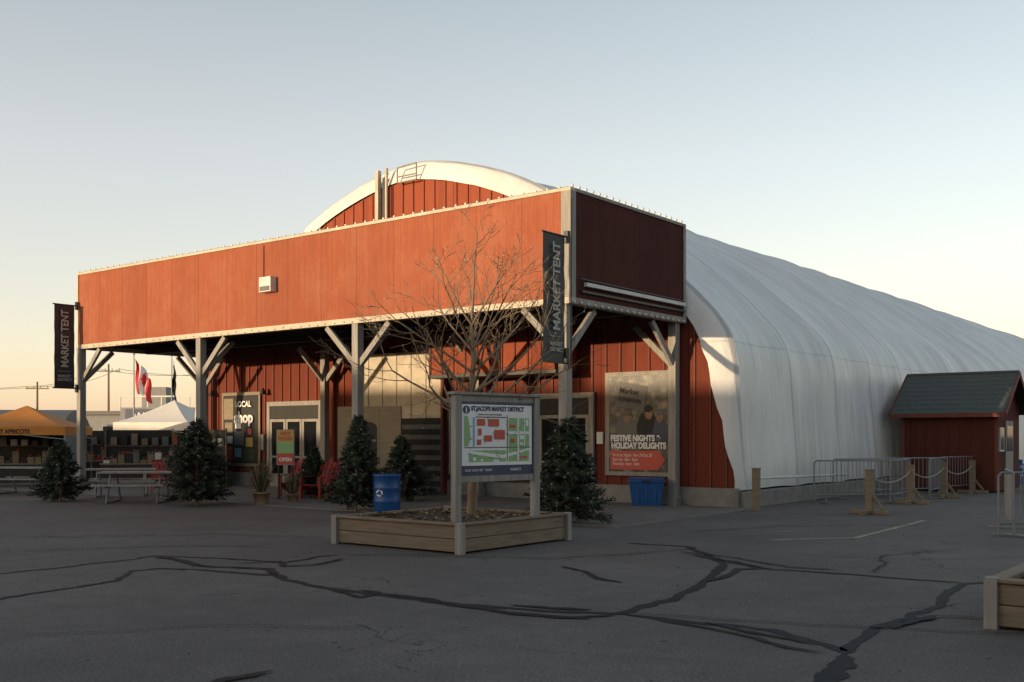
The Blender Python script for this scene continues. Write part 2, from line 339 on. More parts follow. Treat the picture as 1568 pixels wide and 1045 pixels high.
for xa,xb in zip(XX[:-1],XX[1:]):
    za,zb_=topz(xa),topz(xb)
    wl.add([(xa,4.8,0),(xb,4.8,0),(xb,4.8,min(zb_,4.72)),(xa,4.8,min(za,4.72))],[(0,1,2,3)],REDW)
    if max(za,zb_)>4.72: wl.add([(xa,4.8,4.72),(xb,4.8,4.72),(xb,4.8,max(zb_,4.72)),(xa,4.8,max(za,4.72))],[(0,1,2,3)],REDG)  # wall colour splits at the canopy roof: shaded copy below, lit copy above
x=CX-10.0
while x<CX+10.1:
    zt=topz(x)-.02
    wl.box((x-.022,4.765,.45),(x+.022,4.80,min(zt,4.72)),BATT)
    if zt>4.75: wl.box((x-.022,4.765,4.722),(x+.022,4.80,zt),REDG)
    x+=.41
wl.obj('front_wall',B)
ft=MB(); ft.box((CX-10.45,4.70,0),(CX+10.42,4.797,.45),CONC); ft.box((CX+10.30,4.80,0),(CX+10.56,76,.38),CONC); ft.box((CX-10.56,4.80,0),(CX-10.30,76,.38),CONC); ft.obj('concrete_footing',B,bevel=.015)
L=18.2;zb=4.43;zt=6.56
fa=MB()
fa.box((-L,-.06,zb),(0,.06,zt),RED); fa.obj('front_fascia',B)
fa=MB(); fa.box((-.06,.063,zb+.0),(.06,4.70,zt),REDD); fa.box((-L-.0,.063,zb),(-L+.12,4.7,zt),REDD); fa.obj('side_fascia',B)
tr=MB()
tr.box((-L-.03,-.09,zt),(.09,.09,zt+.07),CREAM); tr.box((-.09+.003,.093,zt),(.09,4.7,zt+.07),POST); tr.box((-L-.03,.093,zt),(-L+.15,4.7,zt+.07),POST)
tr.box((-L-.03,-.10,zb-.13),(.10,.08,zb),CREAM); tr.box((-.08,.083,zb-.13),(.10,4.7,zb),POST); tr.box((-L-.03,.083,zb-.13),(-L+.14,4.7,zb),POST)
tr.box((-.14,-.095,zb),(.095,-.063,zt),POST); tr.box((.063,-.06,zb),(.095,.1,zt),POST); tr.box((-L-.03,-.093,zb),(-L+.07,-.063,zt),CREAM)
tr.box((.063,4.6,zb),(.09,4.7,zt),POST)
tr.box((.075,.4,4.68),(.17,4.55,4.76),WHITE); tr.box((.075,.3,4.55),(.12,4.6,4.60),DARK)
tr.obj('fascia_trim',B,bevel=.006)
rf=MB(); rf.box((-L+.125,.065,4.62),(-.065,4.69,4.72),CEIL)
for i in range(30):
    x=-L+.3+i*.61; rf.box((x,.1,4.45),(x+.045,4.65,4.618),CEIL)
rf.box((-L+.13,2.2,4.28),(-.07,2.35,4.447),CEIL)
rf.obj('canopy_roof',B)
po=MB()
PX=[-.1,-6.05,-12.1,-18.1]
for i,x in enumerate(PX):
    for y in (0,4.45):
        po.box((x-.1,y-.1,0),(x+.1,y+.1,zb-.132),POST)
        po.box((x-.13,y-.13,0),(x+.13,y+.13,.22),CONC)
        br=[]
        if i<3: br.append((-1,0))
        if i>0: br.append((1,0))
        br.append((0,1) if y==0 else (0,-1))
        for dx,dy in br:
            p=(x+dx*.08,y+dy*.08,3.35); q=(x+dx*1.05,y+dy*1.05,zb-.16); po.beam(p,q,.09,.14,POST)
po.obj('posts_and_braces',B,bevel=.008)
bu=MB()
x=-L
while x<0:
    bu.octa((x+random.uniform(-.03,.03),-.02,zt+.105),.038,BULB); 
    x+=.31
x=-L
while x<0:
    bu.octa((x+random.uniform(-.04,.04),-.125,zb-.09+random.uniform(-.02,.02)),.022,BULB); x+=.31
y=0
while y<4.7:
    bu.octa((.07,y,zt+.105),.045,BULB); bu.octa((.13,y,zb-.1),.036,BULB); y+=.25
bu.cyl((-L,-.02,zt+.09),(0,-.02,zt+.09),.007,n=4,m=DARK)
bu.obj('string_lights',B)
gf=MB()
gf.box((-10.05,4.55,6.3),(-9.93,4.69,9.42),CREAM); gf.cyl((-9.65,4.62,6.3),(-9.65,4.62,9.45),.045,n=8,m=CREAM); gf.box((-9.84,4.64,6.3),(-9.74,4.70,9.2),DARK)
for a,b_ in (((-9.2,4.6,8.95),(-8.45,4.6,8.95)),((-9.2,4.6,9.38),(-8.45,4.6,9.42)),((-9.2,4.6,8.95),(-9.2,4.6,9.38)),((-8.45,4.6,8.95),(-8.45,4.6,9.42)),((-9.2,4.6,9.12),(-8.45,4.6,9.12))): gf.cyl(a,b_,.02,n=6,m=POST)
gf.obj('gable_pipes_and_frame',B)
fl=MB(); fl.box((-9.35,-.26,5.28),(-8.9,-.063,5.66),WHITE); fl.box((-9.31,-.275,5.31),(-8.94,-.262,5.42),GREYS); fl.box((-9.42,-.09,5.3),(-9.38,-.062,6.5),RED); fl.obj('flood_light',B,bevel=.02)
cd=MB(); cd.cyl((.13,.2,4.82),(.13,4.5,4.80),.014,n=5,m=DARK); cd.cyl((.09,-.07,3.0),(.09,-.07,6.4),.018,n=6,m=DARK); cd.box((.0,-.2,3.2),(.06,-.1,3.4),DARK); cd.obj('conduits',B)
wf=MB()
def frame(x0,x1,z0,z1,y,w,m,inner,my=.04):
    wf.box((x0,y-my,z0),(x0+w,y,z1),m); wf.box((x1-w,y-my,z0),(x1,y,z1),m)
    wf.box((x0+w,y-my,z1-w),(x1-w,y,z1),m); wf.box((x0+w,y-my,z0),(x1-w,y,z0+w),m)
    wf.box((x0+w,y-my*.4,z0+w),(x1-w,y,z1-w),inner)
def door(x0,x1,z1,y,leaf,zl,fm):
    wf.box((x0,y-.08,.03),(x0+.14,y,z1),POST); wf.box((x1-.14,y-.08,.03),(x1,y,z1),POST); wf.box((x0+.14,y-.08,z1-.14),(x1-.14,y,z1),POST)
    wf.box((x0+.14,y-.06,zl),(x1-.14,y,z1-.142),CHALK)
    w=(x1-x0-.28)/leaf
    for i in range(leaf):
        a=x0+.14+i*w; frame(a+.01,a+w-.01,.05,zl-.01,y-.02,.09,fm,GLASS,.05)
        wf.box((a+.08,y-.085,.95),(a+w-.08,y-.075,1.02),STEEL)
door(-15.1,-12.5,2.75,4.75,3,2.2,POST)
door(-4.35,-2.5,2.75,4.75,2,2.2,POST)
wf.box((-10.9,4.55,2.15),(-7.45,4.66,4.05),CREAM)
for i in range(7): wf.box((-10.9+i*.57,4.535,2.15),(-10.87+i*.57,4.549,4.05),POST)
for i in range(14): wf.box((-10.9,4.60-.03*(i%2),.1+i*.145),(-7.45,4.66,.1+i*.145+.143),CHALK if i%2 else GREYS)
wf.box((-10.98,4.5,0.05),(-10.9,4.69,4.2),BATT); wf.box((-7.45,4.5,.05),(-7.37,4.69,4.2),BATT)
wf.box((-7.2,3.75,3.30),(-3.0,4.69,4.40),REDG); wf.box((-7.22,3.72,3.2),(-2.98,4.69,3.297),DARK)
for i in range(11): wf.box((-7.15+i*.41,3.72,3.3),(-7.11+i*.41,3.749,4.39),BATT)
wf.box((-7.3,4.6,.45),(-4.45,4.76,2.6),CHALK); wf.box((-7.3,4.56,2.6),(-4.45,4.76,2.7),POST)
for k in range(4): wf.box((-7.2+k*.7,4.57,.6),(-7.15+k*.7,4.598,2.55),POST)
wf.box((-2.42,4.70,1.45),(-2.24,4.76,1.75),WHITE); wf.box((-15.4,4.66,1.2),(-15.25,4.76,1.7),POST); wf.box((-2.9,4.6,.6),(-2.6,4.76,.95),WHITE)
wf.cyl((-17.9,4.6,3.0),(-17.9,4.6,3.2),.12,.04,8,DARK); wf.cyl((-15.2,4.6,3.0),(-15.2,4.6,3.2),.12,.04,8,DARK)
wf.obj('doors_and_cladding',B,bevel=.006)
def panel(mb,x0,x1,z0,z1,y,m,t=.004): mb.box((x0,y-t,z0),(x1,y,z1),m)
p1=MB(); panel(p1,-17.5,-15.5,.65,3.1,4.755,PLY,.03); panel(p1,-17.4,-15.6,.75,3.0,4.722,CHALK,.01)
cells=[(-17.3,.85,.4,.45,REDS),(-16.8,.95,.35,.3,LBLUE),(-16.35,.85,.55,.35,NEED2),(-17.2,1.4,.3,.25,WHITES),(-16.8,1.35,.5,.45,GREYS),(-16.2,1.3,.35,.3,YEL),(-17.3,1.75,.4,.35,PLY),(-16.75,1.9,.3,.2,WHITES),(-17.35,2.2,.5,.7,PLY),(-16.1,1.7,.2,.2,REDS)]
for k,(a,z,w,h,m) in enumerate(cells): panel(p1,a,a+w,z,z+h,4.711-.0015*k,m,.0012)
po1=empty('shop_poster',C0,TH); p1.obj('board',po1)
text('shop',po1,(-16.75,4.655,2.1),X,Z,.5,WHITES,bold=.02); text('LOCAL',po1,(-16.7,4.655,2.62),X,Z,.26,WHITES,bold=.01)
def photo_mat():
    m,nt,b=mk('printed_photo'); tc=nt.nodes.new('ShaderNodeTexCoord')
    v=nt.nodes.new('ShaderNodeTexNoise'); v.inputs['Scale'].default_value=3.6; v.inputs['Detail'].default_value=6; v.inputs['Roughness'].default_value=.6; nt.links.new(tc.outputs['Object'],v.inputs['Vector'])
    r=nt.nodes.new('ShaderNodeValToRGB'); e=r.color_ramp.elements; e[0].position=.36;e[0].color=(.012,.014,.018,1); e[1].position=.68;e[1].color=(.26,.20,.15,1)
    a=r.color_ramp.elements.new(.48); a.color=(.035,.038,.042,1); a=r.color_ramp.elements.new(.56); a.color=(.10,.10,.10,1)
    nt.links.new(v.outputs[0],r.inputs[0]); nt.links.new(r.outputs[0],b.inputs['Base Color']); b.inputs['Roughness'].default_value=.4
    return m
PH=photo_mat()
SKIN=mat('printed_skin',(.34,.21,.15),(.2,.11,.07),9,bump=0)
e2=empty('festive_poster',C0,TH); p2=MB()
x0,x1,z0,z1=-2.05,-.4,.78,3.12
panel(p2,x0-.12,x1+.12,z0-.1,z1+.1,4.755,POST,.05); panel(p2,x0,x1,z0,z1,4.703,PH,.006)
def disc(mb,cx,cz,rx,rz,y,m):
    mb.add([(cx+rx*math.cos(i*math.pi/9)*(1+.07*math.sin(i*2.3)),y,cz+rz*math.sin(i*math.pi/9)*(1+.06*math.cos(i*1.7))) for i in range(18)],[tuple(range(18))],m)
yy=4.694
disc(p2,-.95,1.85,.30,.42,yy,CHALK); disc(p2,-1.55,1.82,.3,.35,yy-.001,GREYS); disc(p2,-.60,1.75,.2,.4,yy-.002,NAVY)
disc(p2,-.92,2.20,.11,.15,yy-.003,SKIN); disc(p2,-.94,2.31,.13,.09,yy-.004,CHALK); disc(p2,-.62,2.10,.10,.13,yy-.005,SKIN); disc(p2,-.62,2.21,.11,.07,yy-.006,GREYS)
disc(p2,-1.52,2.10,.10,.13,yy-.007,SKIN); disc(p2,-1.54,2.2,.12,.07,yy-.008,WOOD)
p2.add([(-1.85,yy-.009,2.4),(-1.05,yy-.009,2.25),(-.95,yy-.009,2.85),(-1.75,yy-.009,3.0)],[(0,1,2,3)],GREYS)
p2.add([(x0+.05,yy-.012,z0+.05),(x1-.25,yy-.012,z0+.05),(x1-.06,yy-.012,z0+.3),(x1-.25,yy-.012,z0+.52),(x0+.05,yy-.012,z0+.5)],[(0,1,2,3,4)],REDS)
p2.obj('board',e2)
text('FESTIVE NIGHTS &',e2,(x0+.06,4.68,1.53),X,Z,.2,WHITES,bold=.01,sx=.86); text('HOLIDAY DELIGHTS',e2,(x0+.08,4.68,1.35),X,Z,.2,WHITES,bold=.01,sx=.84)
text('Fri & Sat Nights  Nov 29-Dec 20\nSaturday  4pm - 8pm\nThursday  noon - 6pm',e2,(x0+.12,4.677,1.15),X,Z,.105,WHITES,sx=.8)
text('Market\ncoupons',e2,(-1.74,4.68,2.72),(1,0,-.15),(.15,0,1),.19,CHALK,bold=.004)
def banner(x,y0):
    e=empty('hanging_banner',W(x,0,0),TH); b=MB()
    y1,a,c=-.20,3.12,5.6
    nn=20; vs=[]
    for i in range(nn+1):
        z=a+(c-a)*i/nn; q=.03*math.sin(i*.7)+.02*math.sin(i*1.6)
        for yv,s_ in ((y0,1),((y0+y1)/2,1.6),(y1,1)):
            vs.append((q*.35*s_*math.sin(math.pi*i/nn),yv,z))
    fs=[]
    for i in range(nn):
        for j in range(2): fs.append((i*3+j,i*3+j+1,i*3+4+j,i*3+3+j))
    b.add(vs,fs,BANN,True)
    b.cyl((0,y0-.05,5.62),(0,-.08,5.62),.02,n=8,m=DARK); b.cyl((0,y0-.05,3.10),(0,-.08,3.10),.02,n=8,m=DARK)
    b.box((-.05,-.16,5.5),(.05,-.10,5.74),DARK); b.box((-.05,-.16,2.98),(.05,-.1,3.22),DARK)
    b.obj('banner_cloth',e)
    text('MARKET TENT',e,(.045,-.42,3.72),Z,(0,-1,0),.33,LETTER,bold=.008,sx=.80)
    text('MARKET\nDISTRICT',e,(.045,-.75,3.42),Y_,Z,.11,LETTER,bold=.002)
    r=MB(); r.box((.04,-.75,3.60),(.045,-.36,3.61),LETTER); r.obj('banner_rule',e)
banner(0.02,-.93); banner(-18.15,-.84)

# ------------------------------------------------------------------ planter boxes
def planter(loc):
    e=empty('wooden_planter_box',loc,TH); b=MB(); w,d=2.5,2.6
    for k in range(2):
        z=.03+k*.185
        b.box((-w,0,z),(0,.045,z+.178),WOOD); b.box((-w,d-.045,z),(0,d,z+.178),WOOD)
        b.box((-.045,.047,z),(0,d-.047,z+.178),WOOD); b.box((-w,.047,z),(-w+.045,d-.047,z+.178),WOOD)
    for x in (-w,-.0):
        for y in (0,d): b.box((x-.055,y-.055,0),(x+.055,y+.055,.445),POST)
    b.box((-w,-.04,.40),(0,.10,.435),WOOD); b.box((-w,d-.10,.40),(0,d+.04,.435),WOOD)
    b.box((-.1,.103,.40),(.04,d-.103,.435),WOOD); b.box((-w-.04,.103,.40),(-w+.1,d-.103,.435),WOOD)
    b.obj('boards',e,bevel=.008)
    so=MB(); N=26; vs=[]
    for i in range(N+1):
        for j in range(N+1):
            x=-w+.045+(w-.09)*i/N; y=.045+(d-.09)*j/N
            vs.append((x,y,.34+.05*noise.noise(Vector((x*3+loc[0],y*3,0)))+.03*noise.noise(Vector((x*11,y*11,3)))+.06*max(0,1-((x+w/2)**2+(y-d/2)**2)/1.0)))
    so.add(vs,[(i*(N+1)+j,(i+1)*(N+1)+j,(i+1)*(N+1)+j+1,i*(N+1)+j+1) for i in range(N) for j in range(N)],SOIL,True)
    for i in range(350):
        x=random.uniform(-w+.1,-.1);y=random.uniform(.1,d-.1);a=random.random()*6;l=random.uniform(.03,.12);z=.38+random.uniform(0,.06)
        so.add([(x,y,z),(x+l*math.cos(a),y+l*math.sin(a),z+.02),(x+.02,y+.02,z+.03)],[(0,1,2)],random.choice([SOIL,PLY,WOOD]))
    so.obj('soil',e)
planter((-.72,14.6,0)); planter((6.08,7.47,0))

# ------------------------------------------------------------------ bare tree
def bare_tree(loc):
    b=MB(); rnd=random.Random(33); tips=[]
    def br(p,d,L,r,lv):
        seg=5 if lv<3 else 4; pr=r
        for i in range(seg):
            nd=(d+Vector((rnd.uniform(-1,1),rnd.uniform(-1,1),rnd.uniform(-.7,.9)))*(.10+.035*lv)).normalized()
            nd=(nd+Vector((0,0,.04))).normalized()
            q=p+nd*L/seg; r2=max(.0036,r*(1-.5*(i+1)/seg)); b.cyl(p,q,pr,r2,8 if lv<2 else (5 if lv<3 else 3),BARK,False)
            if lv<4 and i>0 and rnd.random()<(.75 if lv<3 else .45):
                side=nd.orthogonal().normalized(); side=Matrix.Rotation(rnd.random()*6.28,3,nd)@side
                k=(nd*.85+side*rnd.uniform(.5,1.05)).normalized(); br(q,k,L*rnd.uniform(.38,.62),r2*.6,lv+1)
            p=q;pr=r2;d=nd
        if lv<4 and rnd.random()<.8:
            side=d.orthogonal().normalized(); side=Matrix.Rotation(rnd.random()*6.28,3,d)@side
            br(p,(d+side*rnd.uniform(.2,.5)).normalized(),L*rnd.uniform(.35,.5),pr*.8,lv+1)
        tips.append(p)
    pts=[Vector((0,0,.3)),Vector((.02,0,.9)),Vector((-.01,.02,1.5)),Vector((.02,.0,2.0)),Vector((0,.0,2.45)),Vector((.04,.02,2.9)),Vector((.0,.03,3.4)),Vector((.03,.0,3.9))]
    rr=[.085,.07,.064,.058,.047,.036,.026,.018]
    for i in range(7): b.cyl(pts[i],pts[i+1],rr[i],rr[i+1],10,BARK,False)
    b.cyl(Vector((0,0,.25)),Vector((0,0,.42)),.12,.08,10,BARK,False)
    for i,(z,n_,L_,up) in enumerate(((1.8,3,1.4,.42),(2.0,4,1.5,.5),(2.3,5,1.5,.65),(2.65,4,1.35,.8),(3.0,4,1.15,.95),(3.4,3,.9,1.2))):
        for k in range(n_):
            a=k*2*math.pi/n_+i*1.1+rnd.uniform(-.3,.3)
            br(Vector((.01,0,z)),Vector((math.cos(a),math.sin(a),up)).normalized(),L_*rnd.uniform(.8,1.12),.028-.002*i,1)
    br(pts[-1],Vector((.05,0,1)),.95,.016,1)
    for q in tips[::15]: b.octa(q,.009,BULB)
    return b.obj('bare_tree',None,loc)
bare_tree((-.64,16.6,0))

# ------------------------------------------------------------------ map sign
sg=empty('information_map_sign',(-.80,15.05,0),math.atan2(1.12,1.16)); L2=1.6
b=MB()
b.box((-.055,-.055,.3),(.055,.055,2.24),POST); b.box((L2-.055,-.055,.3),(L2+.055,.055,2.24),POST)
b.box((-.1,-.075,2.243),(L2+.1,.075,2.285),POST)
b.box((.057,-.03,2.15),(L2-.057,.03,2.24),POST); b.box((.057,-.03,.98),(L2-.057,.03,1.07),POST)
b.box((.057,-.02,1.073),(L2-.057,.02,2.147),POST)
b.obj('frame',sg,bevel=.006)
b=MB()
def pn(x0,x1,z0,z1,k,m): b.box((x0,-.0215-.0012*k,z0),(x1,-.021-.0012*k+.0004,z1),m)
pn(.06,L2-.06,1.08,2.14,0,NAVY); pn(.09,L2-.09,1.22,2.11,1,WHITES)
pn(.22,.97,1.27,1.44,2,GREENS); pn(1.02,L2-.15,1.27,1.92,2,GREENS)
b.add([(.13,-.0242,1.5),(.21,-.0242,1.5),(.26,-.0242,1.62),(.24,-.0242,1.8),(.2,-.0242,1.94),(.13,-.0242,1.94)],[(0,1,2,3,4,5)],GREENS)
pn(.30,.34,1.5,1.92,3,LBLUE)
b.add([(.2,-.0262,1.40),(.5,-.0262,1.36),(.9,-.0262,1.32),(1.45,-.0262,1.44),(1.45,-.0262,1.47),(.9,-.0262,1.37),(.5,-.0262,1.41),(.2,-.0262,1.44)],[(0,1,2,3,4,5,6,7)],WHITES)
for (a,c,d,e) in ((.36,.97,1.92,1.935),(.985,1.0,1.28,1.96),(.13,L2-.13,1.475,1.49),(1.2,1.235,1.27,1.92),(1.02,L2-.15,1.68,1.72),(1.34,1.36,1.5,1.92)): pn(a,c,d,e,5,GREYS if c-a<.018 or e-d<.016 else WHITES)
for (a,c,d,e) in ((.38,.54,1.80,1.90),(.60,.82,1.79,1.90),(.4,.47,1.66,1.76),(.52,.68,1.57,1.66),(.72,.94,1.60,1.74),(.38,.46,1.52,1.60),(1.04,1.16,1.77,1.82),(1.07,1.15,1.55,1.61),(1.25,1.40,1.31,1.35)): pn(a,c,d,e,6,REDS)
for (a,c,d,e) in ((.45,.5,1.28,1.31),(.3,.36,1.29,1.34),(.7,.82,1.27,1.30),(1.25,1.33,1.60,1.66),(1.38,1.43,1.80,1.90),(1.25,1.32,1.52,1.55)): pn(a,c,d,e,6,WHITES)
for k in range(60):
    a=random.uniform(.16,1.4);z=random.choice([random.uniform(1.26,1.45),random.uniform(1.5,1.93)]); w_=random.uniform(.01,.035); pn(a,a+w_,z,z+.012,7+k*.05,random.choice([NAVY,LBLUE,YEL,NEED2,GREYS,WHITES]))
b.add([(.175+.07*math.cos(i*math.pi/8),-.0262,2.03+.06*math.sin(i*math.pi/8)) for i in range(16)],[tuple(range(16))],NAVY)
b.obj('map_board',sg)
text('i',sg,(.158,-.030,1.99),X,Z,.11,WHITES,bold=.006); text('ST.JACOBS MARKET DISTRICT',sg,(.27,-.027,2.02),X,Z,.093,NAVY,bold=.0035,sx=.86)
text('PLAN YOUR VISIT  TODAY',sg,(.15,-.027,1.135),X,Z,.05,WHITES,sx=.9); text('MARKET',sg,(1.05,-.027,1.13),X,Z,.06,WHITES)
text('PARKING AND MARKET BUILDINGS',sg,(.4,-.028,1.955),X,Z,.03,GREYS)

# ------------------------------------------------------------------ conifers
def conifer(name,seed,H_,R_):
    rnd=random.Random(seed); b=MB(); b.cyl((0,0,0),(0,0,H_*.96),.035,.008,7,BARK)
    nb=int(330*H_/2); ph=rnd.random()*6
    for i in range(nb):
        f=(i+rnd.random())/nb; z=.10*H_+f*.90*H_
        a=rnd.random()*6.283
        rad=R_*((1-f)**.8)*rnd.uniform(.62,1.15)*(1+.18*math.sin(a*2+ph+f*5))+.05
        if f<.06: rad*=.7+4*f
        rise=rnd.uniform(-.1,.4)
        d=Vector((math.cos(a),math.sin(a),rise)).normalized(); p=Vector((0,0,z-.1*rad))
        tip=p+d*rad; b.cyl(p,tip,.006,.002,3,BARK,False)
        ns=max(4,int(rad/.035))
        for k in range(ns):
            u=(k+.5)/ns
            if u<.25: continue
            c=p.lerp(tip,u)
            for q in range(3):
                sd=Matrix.Rotation(rnd.random()*6.283,3,d)@d.orthogonal().normalized()
                nd=(d*rnd.uniform(.6,1.2)+sd).normalized(); l=rnd.uniform(.06,.13); wv=nd.cross(sd).normalized()*.016
                b.add([c-wv,c+wv,c+nd*l+wv*.4,c+nd*l-wv*.4],[(0,1,2,3)],NEED if rnd.random()<.7 else NEED2)
        if rnd.random()<.16: b.octa(tip,.014,BULB)
    return b.obj(name)
for (x,y),h,r,sd in (((-11.4,26.6),1.5,.75,3),((-7.45,24.9),2.0,.92,5),((-3.4,22.9),2.05,.66,8),((-2.72,26.3),1.6,.75,4),((1.05,19.7),1.95,.86,9),((-5.3,28.0),1.35,.5,6)):
    o=conifer('christmas_tree',sd,h,r); o.location=(x,y,0); o.rotation_euler=(random.uniform(-.04,.04),random.uniform(-.04,.04),0)

# ------------------------------------------------------------------ bins
def drum(loc,name='recycling_bin'):
    e=empty(name,loc); b=MB()
    pr=[(.27,0),(.285,.04),(.285,.25),(.295,.27),(.285,.29),(.285,.53),(.295,.55),(.285,.57),(.285,.78),(.30,.80),(.30,.84),(.27,.84),(.26,.70)]
    n=28; vs=[(r*math.cos(6.283*i/n),r*math.sin(6.283*i/n),z) for r,z in pr for i in range(n)]
    b.add(vs,[(j*n+i,j*n+(i+1)%n,(j+1)*n+(i+1)%n,(j+1)*n+i) for j in range(len(pr)-1) for i in range(n)],BLUE,True)
    b.add([(.26*math.cos(6.283*i/n),.26*math.sin(6.283*i/n),.70) for i in range(n)],[tuple(range(n))],DARK)
    b.obj('drum',e)
    s=MB(); cx=-.13
    for k in range(3):
        a=k*2.094+1.57
        for da in (0,.5,1.0):
            p=[]
            for r,aa in ((.045,a+da),(.075,a+da),(.075,a+da+.55),(.045,a+da+.55)):
                xx=cx+r*math.cos(aa); zz=.45+r*math.sin(aa); p.append((xx,-math.sqrt(max(0,.29**2-xx*xx))-.006,zz))
            s.add(p,[(0,1,2,3)],WHITES)
    s.obj('recycling_symbol',e)
drum((-2.66,22.4,.0)); drum((17.3,36.3,0)); 
e=empty('recycling_bin',(3.15,24.6,.025),TH+.5); b=MB()
b.add([(-.33,-.22,0),(.33,-.22,0),(.33,.22,0),(-.33,.22,0),(-.4,-.28,.55),(.4,-.28,.55),(.4,.28,.55),(-.4,.28,.55)],[(0,3,2,1),(0,1,5,4),(1,2,6,5),(2,3,7,6),(3,0,4,7)],BLUE)
b.box((-.43,-.31,.55),(.43,.31,.60),BLUE); b.box((-.41,-.29,.602),(.41,.29,.65),BLUE); b.box((-.1,-.33,.56),(.1,-.312,.6),DARK)
for k in (-.2,0,.2): b.box((k-.02,-.27,.08),(k+.02,-.24,.5),BLUE)
b.obj('bin_body',e,bevel=.015)

# ------------------------------------------------------------------ fences and barriers
def barrier(loc,rot,L=2.2):
    e=empty('crowd_barrier',loc,rot); b=MB(); h=1.05
    for x in (0,L): b.cyl((x,0,.05),(x,0,h-.05),.019,n=7,m=STEEL)
    b.cyl((0,0,h-.05),(.06,0,h),.019,n=7,m=STEEL); b.cyl((L,0,h-.05),(L-.06,0,h),.019,n=7,m=STEEL)
    b.cyl((.05,0,h),(L-.05,0,h),.019,n=7,m=STEEL); b.cyl((0,0,.22),(L,0,.22),.016,n=7,m=STEEL)
    k=int(L/.13)
    for i in range(1,k): b.cyl((i*L/k,0,.22),(i*L/k,0,h),.008,n=5,m=STEEL)
    for x in (.3,L-.3):
        b.beam((x,-.3,.03),(x,.3,.03),.05,.02,STEEL); b.cyl((x,0,.03),(x,0,.22),.015,n=6,m=STEEL)
    b.obj('tubular_frame',e)
for (x,y,r) in ((7.35,25.6,4),(8.3,27.2,28),(9.2,25.6,58),(9.9,28.2,20),(10.9,27.5,60),(12.2,29.9,35),(13.7,31.5,50),(7.95,17.2,12),(8.1,17.0,68)): barrier((x,y,0),R(r))
pts=[(5.36,23.1),(7.55,22.2),(9.7,25.6),(11.5,28.0),(13.3,30.4),(15.6,34.5)]
for i,(x,y) in enumerate(pts):
    e=empty('wooden_bollard_post',(x,y,0),TH+random.uniform(-.1,.1)); b=MB(); b.box((-.075,-.075,0),(.075,.075,.92),WOOD); b.box((-.085,-.085,.921),(.085,.085,.95),WOOD)
    if i: b.box((-.42,-.05,0),(-.077,.05,.09),WOOD); b.box((.077,-.05,0),(.42,.05,.09),WOOD); b.box((-.05,-.42,0),(.05,-.077,.09),WOOD); b.box((-.05,.077,0),(.05,.42,.09),WOOD); b.beam((.3,0,.09),(.06,0,.4),.04,.06,WOOD)
    b.obj('post',e,bevel=.01)
b=MB()
for (a,c) in zip(pts[1:-1],pts[2:]):
    pv=None
    for k in range(9):
        u=k/8; q=(a[0]+(c[0]-a[0])*u,a[1]+(c[1]-a[1])*u,.80-.9*u*(1-u)*.9)
        if pv: b.cyl(pv,q,.017,n=6,m=POST,cap=False)
        pv=q
b.cyl((5.36,23.1,.72),(9.0,28.2,.62),.03,n=8,m=WHITE)
b.obj('rope_barrier')

# ------------------------------------------------------------------ shed
sh=empty('garden_shed',(14.0,30.4,0),TH); b=MB(); w,d=2.65,2.8
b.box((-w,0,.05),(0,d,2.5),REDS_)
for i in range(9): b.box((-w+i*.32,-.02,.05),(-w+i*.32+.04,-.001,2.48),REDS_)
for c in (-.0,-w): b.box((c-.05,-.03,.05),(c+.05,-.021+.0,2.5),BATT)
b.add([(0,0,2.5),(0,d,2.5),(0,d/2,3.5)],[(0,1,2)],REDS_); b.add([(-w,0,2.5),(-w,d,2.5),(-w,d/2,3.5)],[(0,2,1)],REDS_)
b.box((.003,.95,.1),(.04,1.85,2.1),POST); b.box((.041,1.05,1.2),(.05,1.75,1.95),GLASS)
b.box((.003,.2,1.2),(.05,.7,1.9),WHITE); b.box((.051,.25,1.25),(.055,.65,1.85),GLASS)
b.obj('walls',sh)
b=MB()
for sgn in (0,1):
    N=9
    for k in range(N):
        u0=k/N;u1=(k+1.12)/N
        def pt(u): 
            yv=-.32+(d/2+.32)*u; zv=2.30+(3.56-2.30)*u
            return (yv if not sgn else d-yv, zv)
        ya,za=pt(u0);yb,zb2=pt(min(u1,1.0)); 
        x0=-w-.3;x1=.3
        vs=[(x0,ya,za+.03),(x1,ya,za+.03),(x1,yb,zb2+.004),(x0,yb,zb2+.004),(x0,ya,za),(x1,ya,za)]
        b.add(vs,[(0,1,2,3),(0,4,5,1)],SHING)
    yb=-.32 if not sgn else d+.32
    b.add([(-w-.3,yb,2.30),(.3,yb,2.30),(.3,d/2,3.55),(-w-.3,d/2,3.55)],[(0,3,2,1)],DARK)
    for x in (-w-.33,.30): b.beam((x+.015,yb,2.27),(x+.015,d/2,3.52),.03,.14,BATT)
b.box((-w-.3,d/2-.06,3.55),(.3,d/2+.06,3.61),SHING); b.box((-w-.3,-.35,2.2),(.3,-.322,2.32),BATT)
b.obj('shingle_roof',sh)

